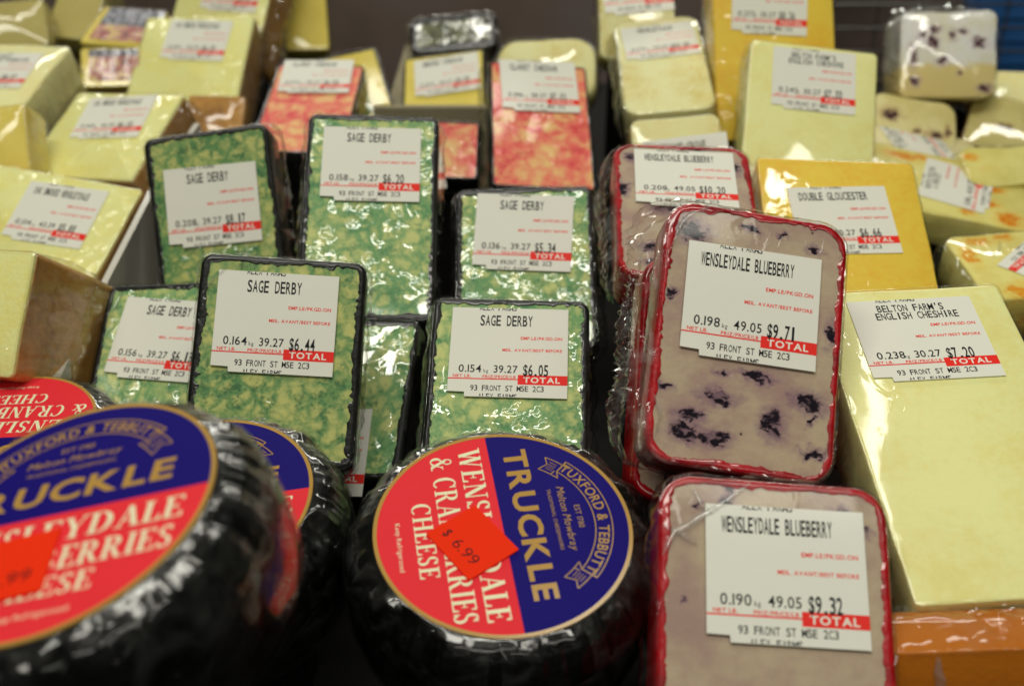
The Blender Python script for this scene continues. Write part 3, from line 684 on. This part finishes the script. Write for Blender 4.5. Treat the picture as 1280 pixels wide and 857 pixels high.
# fruit cheeses on the right
GA = 'fruit cheeses on the right'
WS = ['WHITE STILTON', '  & APRICOT']
block('A1', 'fruit_cheese', 'apricot flecked cheese with sideways label, in front of the berry cheeses', mat_spotted('fruit_paste', (214, 206, 126), (204, 192, 108), alb((206, 122, 22)), alb((214, 170, 60)), 0, .2, .5, [(x, y + POSE['A1'][5] / 2, a, q) for x, y, a, q in [(-0.028, 0.03, 0.01, 0.005), (-0.012, 0.034, 0.007, 0.004), (0.004, 0.028, 0.006, 0.005), (0.042, 0.01, 0.006, 0.004), (0.036, -0.012, 0.006, 0.005), (0.05, -0.028, 0.008, 0.008), (-0.048, -0.02, 0.009, 0.006), (-0.05, 0.004, 0.007, 0.005), (0.02, -0.03, 0.004, 0.003), (-0.02, -0.036, 0.005, 0.004), (0.052, 0.03, 0.006, 0.004), (0.024, 0.024, 0.004, 0.003)]], film=0.6, specks=False), .026, .010, (WS, '0.186', '40.83', '$7.59'), GA, bulge=(.003, .003, .003, .003), irregular=.002)
block('A2', 'fruit_cheese', 'apricot flecked cheese with upside down label beside the golden block', mat_spotted('fruit_paste', (214, 206, 126), (204, 192, 108), alb((206, 134, 26)), alb((214, 178, 70)), 0, .2, .5, [(x, y + POSE['A2'][5] / 2, a, q) for x, y, a, q in [(-0.022, 0.028, 0.008, 0.004), (-0.004, 0.03, 0.006, 0.003), (-0.034, 0.012, 0.004, 0.008), (-0.014, -0.03, 0.01, 0.007), (0.02, -0.03, 0.008, 0.005), (0.004, 0.012, 0.003, 0.005)]], film=0.6, specks=False), .030, .010, (WS, '0.172', '40.83', '$7.02'), GA, lab=(.017, -.001, -140), bulge=(.003, .003, .006, .004), irregular=.002, folds=[([(-.030, .022), (-.020, .010), (-.012, .016), (-.008, .026)], .001)])
block('A0', 'fruit_cheese', 'pale berry flecked cheese with sideways label behind the larger apricot one', M['cran'], .026, .008, (WS, '0.160', '40.83', '$6.53'), GA, lab=(.004, .004, 128), irregular=.0015)
block('K1', 'fruit_cheese', 'white bloomy cheese with dark berries standing wrapped on top of the pile', mat_spotted('fruit_paste', (222, 222, 214), (208, 206, 184), alb((70, 34, 48)), alb((170, 150, 150)), 0, .2, .5, [(x, y + POSE['K1'][5] / 2, a, q) for x, y, a, q in [(-0.02, 0.018, 0.004, 0.003), (-0.012, 0.022, 0.005, 0.003), (-0.012, 0.013, 0.004, 0.005), (0.003, 0.018, 0.003, 0.0035), (0.012, 0.021, 0.003, 0.002), (0.024, 0.012, 0.005, 0.0028), (-0.004, -0.002, 0.0045, 0.0028), (-0.028, 0.002, 0.003, 0.008), (-0.026, -0.018, 0.0035, 0.004), (0.029, -0.024, 0.004, 0.003), (0.01, -0.012, 0.002, 0.0015)]], film=0.9, specks=False, bub=.8, lower=(.026, (206, 190, 128))), .055, .008, None, GA, filmmat='filmhazy', bulge=(.005, .006, .003, .002), irregular=.0025, film_amp=.002, bev=.004, dh=.006)
block('K2', 'fruit_cheese', 'layered cream cheese with dark berries below the wrapped white one', mat_spotted('fruit_paste', (212, 204, 150), (198, 186, 122), alb((66, 40, 46)), alb((168, 132, 96)), 0, .2, .5, [(x, y + POSE['K2'][5] / 2, a, q) for x, y, a, q in [(-0.02, 0.01, 0.006, 0.0045), (0.018, -0.002, 0.0065, 0.0035), (0.002, 0.0, 0.003, 0.003), (0.028, 0.002, 0.002, 0.004), (-0.002, -0.012, 0.003, 0.002)]], film=0.6, specks=False), .034, .012, None, GA, irregular=.002, dh=.012, bev=.003)
block('K3', 'fruit_cheese', 'cream cheese with few berries at the right edge, its dark side showing', mat_spotted('fruit_paste', (196, 186, 124), (180, 168, 104), alb((84, 66, 50)), alb((150, 130, 84)), 0, .2, .5, [(x, y + POSE['K3'][5] / 2, a, q) for x, y, a, q in [(-0.006, -0.002, 0.006, 0.003), (0.012, 0.01, 0.003, 0.003)]], film=0.6, specks=False), .034, .004, None, GA, M['smokerind'], irregular=.0015, dw=.02)
block('K5', 'fruit_cheese', 'small apricot flecked lump at the right edge under the berry cheese', M['apri'], .024, .010, None, GA, bulge=(.003, .004, .003, .003), irregular=.003, dw=.02, dh=.006)
block('K6', 'fruit_cheese', 'pale cheese in crumpled shiny film at the right edge beside the white one', M['ivory'], .04, .006, None, GA, bulge=(.004, .005, .004, .003), irregular=.002, film_amp=.004, dw=.03, dh=.01, filmmat='filmhazy')

# ------------------------------------------------------------------ round waxed cheeses
# serif capitals of the lid: each letter is strokes on a unit cap height
def _bar(x0, y0, x1, y1): return [(x0, y0), (x1, y0), (x1, y1), (x0, y1)]
def _diag(x0, y0, x1, y1, w_): return [(x0 - w_ / 2, y0), (x0 + w_ / 2, y0), (x1 + w_ / 2, y1), (x1 - w_ / 2, y1)]
def _serif(x, y, w_=.34): return _bar(x - w_ / 2, y, x + w_ / 2, y + .05) if y < .5 else _bar(x - w_ / 2, y - .05, x + w_ / 2, y)
def _arc(cx, cy, rx, ry, tx, ty, a0, a1, n=14):
    o = []
    for i in range(n):
        a, b = R(a0 + (a1 - a0) * i / n), R(a0 + (a1 - a0) * (i + 1) / n)
        f = lambda t, dx, dy: (cx + (rx - dx) * math.cos(t), cy + (ry - dy) * math.sin(t))
        o.append([f(a, 0, 0), f(b, 0, 0), f(b, tx, ty), f(a, tx, ty)])
    return o
TK, TN = .17, .06
def serif_letter(c):
    if c == 'E': return .66, [_bar(.08, 0, .08 + TK, 1), _bar(0, 0, .60, TN), _bar(0, 1 - TN, .58, 1), _bar(.2, .48, .44, .48 + TN), [(.54, .78), (.60, .78), (.60, 1), (.50, .97)], [(.56, .24), (.62, .26), (.62, 0), (.50, .03)], _bar(.40, .38, .44, .64)]
    if c == 'L': return .60, [_bar(.08, 0, .08 + TK, 1), _serif(.165, 1), _bar(0, 0, .56, TN), [(.52, .27), (.58, .29), (.58, 0), (.46, .03)]]
    if c == 'H': return .84, [_bar(.08, 0, .08 + TK, 1), _bar(.59, 0, .59 + TK, 1), _serif(.165, 0), _serif(.165, 1), _serif(.675, 0), _serif(.675, 1), _bar(.2, .48, .64, .48 + TN)]
    if c == 'I': return .38, [_bar(.10, 0, .10 + TK, 1), _serif(.185, 0), _serif(.185, 1)]
    if c == 'N': return .86, [_bar(.13, 0, .13 + TN, 1), _bar(.66, 0, .66 + TN, 1), _diag(.16, 1, .63, 0, TK * 1.1), _serif(.16, 0, .26), _serif(.69, 1, .26), _serif(.1, 1, .2)]
    if c == 'W': return 1.14, [_diag(.16, 1, .36, 0, TK), _diag(.36, 0, .56, 1, TN), _diag(.56, 1, .76, 0, TK), _diag(.76, 0, .97, 1, TN), _serif(.14, 1, .30), _serif(.55, 1, .24), _serif(.98, 1, .26)]
    if c == 'A': return .80, [_diag(.14, 0, .40, 1, TN), _diag(.40, 1, .66, 0, TK), _bar(.2, .30, .58, .30 + TN), _serif(.13, 0, .26), _serif(.66, 0, .30)]
    if c == 'Y': return .78, [_diag(.12, 1, .38, .45, TK), _diag(.66, 1, .40, .45, TN), _bar(.30, 0, .30 + TK, .5), _serif(.385, 0), _serif(.13, 1, .3), _serif(.66, 1, .24)]
    if c == 'D': return .82, [_bar(.08, 0, .08 + TK, 1), _bar(0, 0, .36, TN), _bar(0, 1 - TN, .36, 1)] + _arc(.34, .5, .42, .5, TK * 1.05, TN, -90, 90)
    if c == 'C': return .76, _arc(.40, .5, .38, .51, TK, TN, 52, 308, 20) + [[(.60, .70), (.66, .70), (.66, 1), (.62, 1), (.57, .90)]]
    if c == 'S': return .58, _arc(.27, .745, .22, .265, TK * .8, TN, 20, 270) + _arc(.27, .25, .25, .26, TK * .9, TN, -160, 90) + [[(.10, .64), (.16, .52), (.46, .34), (.44, .48)], [(.42, .76), (.47, .76), (.47, 1), (.43, 1)], [(.04, 0), (.08, 0), (.10, .26), (.04, .26)]]
    if c == 'B': return .72, [_bar(.08, 0, .08 + TK, 1), _bar(0, 0, .34, TN), _bar(0, 1 - TN, .32, 1), _bar(.2, .49, .34, .49 + TN)] + _arc(.32, .765, .27, .235, TK * .95, TN, -90, 90) + _arc(.33, .265, .32, .265, TK * 1.05, TN, -90, 90)
    if c == 'R': return .80, [_bar(.08, 0, .08 + TK, 1), _serif(.165, 0), _bar(0, 1 - TN, .34, 1), _bar(.2, .46, .36, .46 + TN)] + _arc(.34, .745, .29, .255, TK, TN, -90, 90) + [_diag(.40, .48, .64, 0, TK), _bar(.58, 0, .80, TN)]
    if c == '&': return .86, _arc(.34, .78, .18, .21, .07, TN, 0, 360, 20) + _arc(.30, .26, .28, .27, TK * .9, TN, 90, 330, 18) + [_diag(.22, .72, .66, 0, TK), [(.30, .50), (.36, .46), (.50, .70), (.46, .72)], _diag(.48, .10, .68, .52, TN), _bar(.58, .50, .80, .55), _bar(.62, 0, .84, TN)]
    return .35, []
def serif_text(mb, s_, xc, y, cap, width, mi, z, gap=.05):
    tot = sum(serif_letter(c)[0] + gap for c in s_); k = width / (tot * 1.); x = xc - width / 2; i = 0
    for c in s_:
        a, polys = serif_letter(c)
        for p in polys:
            i += 1
            mb.add([(x + u * k, y + v * cap, z + (i % 9) * 6e-6) for u, v in p], [tuple(range(len(p)))], mi)
        x += (a + gap) * k

LR = .050
def lid(parent, ang, off, sticker_pose, seed_):
    mb = MB(); N = 96; z0 = .0004; t = .0002
    def half(a0, a1, r, z, mi):
        ps = [(r * math.cos(R(a0 + (a1 - a0) * i / N)), r * math.sin(R(a0 + (a1 - a0) * i / N)), z) for i in range(N + 1)]
        # a fan of rings keeps the paper's own slight waves
        mb.add([(0, 0, z)] + ps, [(0, i + 1, i + 2) for i in range(N)], mi)
    half(0, 180, .0487, z0, 1); half(180, 360, .0487, z0, 0)
    ring = []
    for i in range(N * 2):
        a = 2 * math.pi * i / (N * 2); ring.append((math.cos(a), math.sin(a)))
    mb.loops([[(x * .0484, y * .0484, z0 + .00008) for x, y in ring], [(x * .0499, y * .0499, z0 + .00008) for x, y in ring], [(x * .05, y * .05, z0 - .001) for x, y in ring]], False, False, 2)
    zi = z0 + .00008
    text(mb, 'TRUCKLE', -.0015, .0062, .0088, 2, zi, None, 1.22, 'c', .03)
    # ribbon over the blue half
    def band(r0, r1, a0, a1, z, mi, n=40, cx=-.001, cy=.0005):
        vs = []; fs = []
        for i in range(n + 1):
            a = R(a0 + (a1 - a0) * i / n)
            vs += [(cx + r0 * math.cos(a), cy + r0 * math.sin(a), z), (cx + r1 * math.cos(a), cy + r1 * math.sin(a), z)]
            if i: k = 2 * i; fs.append((k - 2, k - 1, k + 1, k))
        mb.add(vs, fs, mi)
    band(.0418, .0422, 46, 134, zi, 2); band(.0352, .0356, 46, 134, zi, 2)
    for a in (46, 134): band(.0352, .0422, a - .4, a + .4, zi, 2)
    for sgn in (1, -1):                    # folded tails
        A = lambda a: 90 + sgn * a
        for r_ in (.0328, .0398): band(r_ - .0002, r_ + .0002, A(40), A(56), zi, 2, 10)
        p = lambda r_, a: (-.001 + r_ * math.cos(R(A(a))), .0005 + r_ * math.sin(R(A(a))))
        for q0, q1 in ((p(.0328, 56), p(.0368, 52.5)), (p(.0368, 52.5), p(.0398, 56)), (p(.0328, 40), p(.0354, 44)), (p(.0328, 46), p(.0352, 45.6))):
            dx, dy = q1[0] - q0[0], q1[1] - q0[1]; l = math.hypot(dx, dy); nx, ny = -dy / l * .0002, dx / l * .0002
            mb.add([(q0[0] + nx, q0[1] + ny, zi), (q0[0] - nx, q0[1] - ny, zi), (q1[0] - nx, q1[1] - ny, zi), (q1[0] + nx, q1[1] + ny, zi)], [(0, 1, 2, 3)], 2)
        for r_ in (.0346, .0358, .0370, .0382): band(r_ - .00012, r_ + .00012, A(46.8), A(52), zi, 2, 8)
    def on_arc(rb, span):
        def tf(x, y):
            a = math.pi / 2 - x / rb; return (-.001 + (rb + y) * math.cos(a), .0005 + (rb + y) * math.sin(a))
        return tf
    text(mb, 'TUXFORD & TEBBUTT', 0, 0, .0040, 2, zi, None, .88, 'c', .012, tf=on_arc(.0367, 0))
    text(mb, 'EST 1780', -.0015, .0292, .0022, 2, zi, None, .95, 'c')
    text(mb, 'Melton Mowbray', -.0015, .0240, .0030, 2, zi, None, 1.0, 'c', 0, tf=lambda x, y: (x + .25 * (y - .0240), y))
    text(mb, 'TRADITIONAL CHEESEMAKERS', -.0015, .0200, .0014, 2, zi, None, 1.05, 'c')
    serif_text(mb, 'WENSLEYDALE', 0, -.0122, .0088, .086, 3, zi)
    serif_text(mb, '& CRANBERRIES', .001, -.0240, .0088, .082, 3, zi)
    serif_text(mb, 'CHEESE', .002, -.0340, .0074, .037, 3, zi)
    text(mb, 'Keep Refrigerated', .004, -.0410, .0019, 3, zi, None, 1.05, 'c')
    ca, sa = math.cos(R(ang)), math.sin(R(ang)); rot = lambda v: [(x * ca - y * sa, x * sa + y * ca, z) for x, y, z in v]
    mb.v = rot(mb.v)
    o = mb.build('lid_label', [M['lidred'], M['lidblue'], M['gold'], M['lidwhite']], parent, off, smooth=False)
    if sticker_pose:
        x, y, a, w_, h_ = sticker_pose; ms = MB(); n = 10; vs = []; fs = []
        zs = z0 + .0009; ols = outline(w_, h_, .0006)
        ms.loops([[(u, v, zs) for u, v in ols], [(u, v, zs - .0008) for u, v in ols]], True, False, 0)
        text(ms, '$', -.0100, -.0068, .0038, 1, zs + .00008, None, .9)
        text(ms, '6.99', -.0040, -.0072, .0048, 1, zs + .00008, None, 1.15, 'l', -.012)
        c2, s2 = math.cos(R(a)), math.sin(R(a))
        ms.v = rot([(u * c2 - v * s2 + x, u * s2 + v * c2 + y, z) for u, v, z in ms.v])
        ms.build('price_sticker', [M['sticker'], M['inkblack']], parent, off, smooth=False)

def truckle(label, c, el, yaw, ang, sticker=None, ht=.056, seed_=1., side_mark=None):
    m = frame(el, yaw, 0); off = Vector((0, 0, ht)); c = Vector(c)
    t = thing('truckle', label, 'waxed cheese', c - m @ off, m, 'round waxed cheeses with blue and red lids')
    def prof(N, rows, grow, amp, sd):
        P = [(.0, 0.), (.030, 0.), (.0490, 0.), (.0504, -.0002), (.0535, -.0016), (.0570, -.0048), (.0598, -.0100), (.0616, -.0160), (.0624, -.0230), (.0624, -.0310), (.0616, -.0390), (.0600, -.0470), (.0575, -.0525), (.0525, -.0553), (.040, -.056)]
        ls = []
        fine = []
        for (a, b) in zip(P[2:], P[3:]):
            for k in range(4): fine.append((a[0] + (b[0] - a[0]) * k / 4, a[1] + (b[1] - a[1]) * k / 4))
        fine.append(P[-1])
        for r_, z in fine:
            e = min(1, max(0, (r_ - .0500) / .004)) if z > -.02 else 1.
            ring = []
            for i in range(N):
                a = 2 * math.pi * i / N; x, y = math.cos(a), math.sin(a)
                sh = max(0., 1 - abs(z + .008) / .016)
                pleat = noise.noise(Vector((x * 5 + sd, y * 5, z * 12))) * (.35 + .65 * (z > -.018)) + sh * (.5 - abs(noise.noise(Vector((x * 7 + sd, y * 7, z * 9))) * 2.2)) * .9
                fold = abs(noise.noise(Vector((x * 4 - sd, y * 4, z * 60)))) * .12
                g = (pleat + fold - .4) * amp * e
                rr = r_ + grow * e + g; ring.append((rr * x, rr * y, z + grow * .3 + g * .75 * (z > -.016)))
            ls.append(ring)
        return ls
    mb = MB(); mb.loops(prof(300, 0, 0, .0012, seed_), True, True); mb.build('wax_body', M['blackfilm'], t, off)
    mb = MB(); mb.loops(prof(340, 0, .0011, .0017, seed_ + 9), False, False); mb.build('plastic_wrap', M['film'], t, off)
    if side_mark:
        a0, a1 = side_mark; n = 40; ls = []; vs = []; fs = []
        for i in range(n + 1):
            a = R(a0 + (a1 - a0) * i / n)
            for z in (-.020, -.028, -.036, -.044):
                r_ = .0600; vs.append((r_ * math.cos(a), r_ * math.sin(a), z))
        for i in range(n):
            for k in range(3): b = i * 4 + k; fs.append((b, b + 1, b + 5, b + 4))
        mb = MB(); mb.add(vs, fs); mb.build('side_label', M['sidered'], t, off)
    lid(t, ang, off, sticker, seed_)
    return t
truckle('round black waxed cheese with full blue and red lid and square $6.99 sticker', (-.0034, .3558, .0612), 77.6, 6.8, -87.2, (.0054, -.0128, 29, .0275, .0235), seed_=2.3)
truckle('big blurred round cheese nearest the camera, tilted, orange sticker cut by the left edge', (-.1362, .279, .1265), 74.5, -62.7, 63.9, (-.0090, -.0205, 3, .0275, .0245), seed_=5.1)
truckle('round cheese half hidden behind the big tilted one, blue upper lid showing', (-.1301, .3797, .0545), 78.3, -33.4, 37.9, None, seed_=8.7)
truckle('round cheese at the far left with upside down lettering, behind the big tilted one', (-.2515, .4681, .0277), 82.4, -43.8, 220.7, None, seed_=11.9)

# ------------------------------------------------------------------ dark riser blocks of the shelf that carry the pieces lying higher up
bpy.context.view_layer.update()
mb = MB(); tops = []
for o in [o for o in COL.objects if o.type == 'EMPTY' and not o.parent]:
    pts = []
    for ch in o.children:
        if ch.name.split('.')[0] in ('rind', 'cheese_paste', 'wax_body'):
            mw = o.matrix_world @ ch.matrix_basis
            pts += [mw @ v.co for v in ch.data.vertices]
    if not pts: continue
    zl = min(p.z for p in pts)
    if zl < -.050: continue
    low = [p for p in pts if p.z < zl + .012]
    x0, x1 = min(p.x for p in low), max(p.x for p in low); y0, y1 = min(p.y for p in low), max(p.y for p in low)
    mx, my = (x0 + x1) / 2, (y0 + y1) / 2; hx, hy = max(.006, (x1 - x0) * .36), max(.005, (y1 - y0) * .36)
    tops.append((mx - hx, mx + hx, my - hy, my + hy, zl - .0004))
for x0, x1, y0, y1, z in tops:
    mb.add([(x, y, zz) for zz in (-.0597, z) for x, y in ((x0, y0), (x1, y0), (x1, y1), (x0, y1))], [(4, 5, 6, 7), (0, 1, 5, 4), (1, 2, 6, 5), (2, 3, 7, 6), (3, 0, 4, 7)])
tag(mb.build('shelf', M['shelf'], smooth=False), kind='structure')
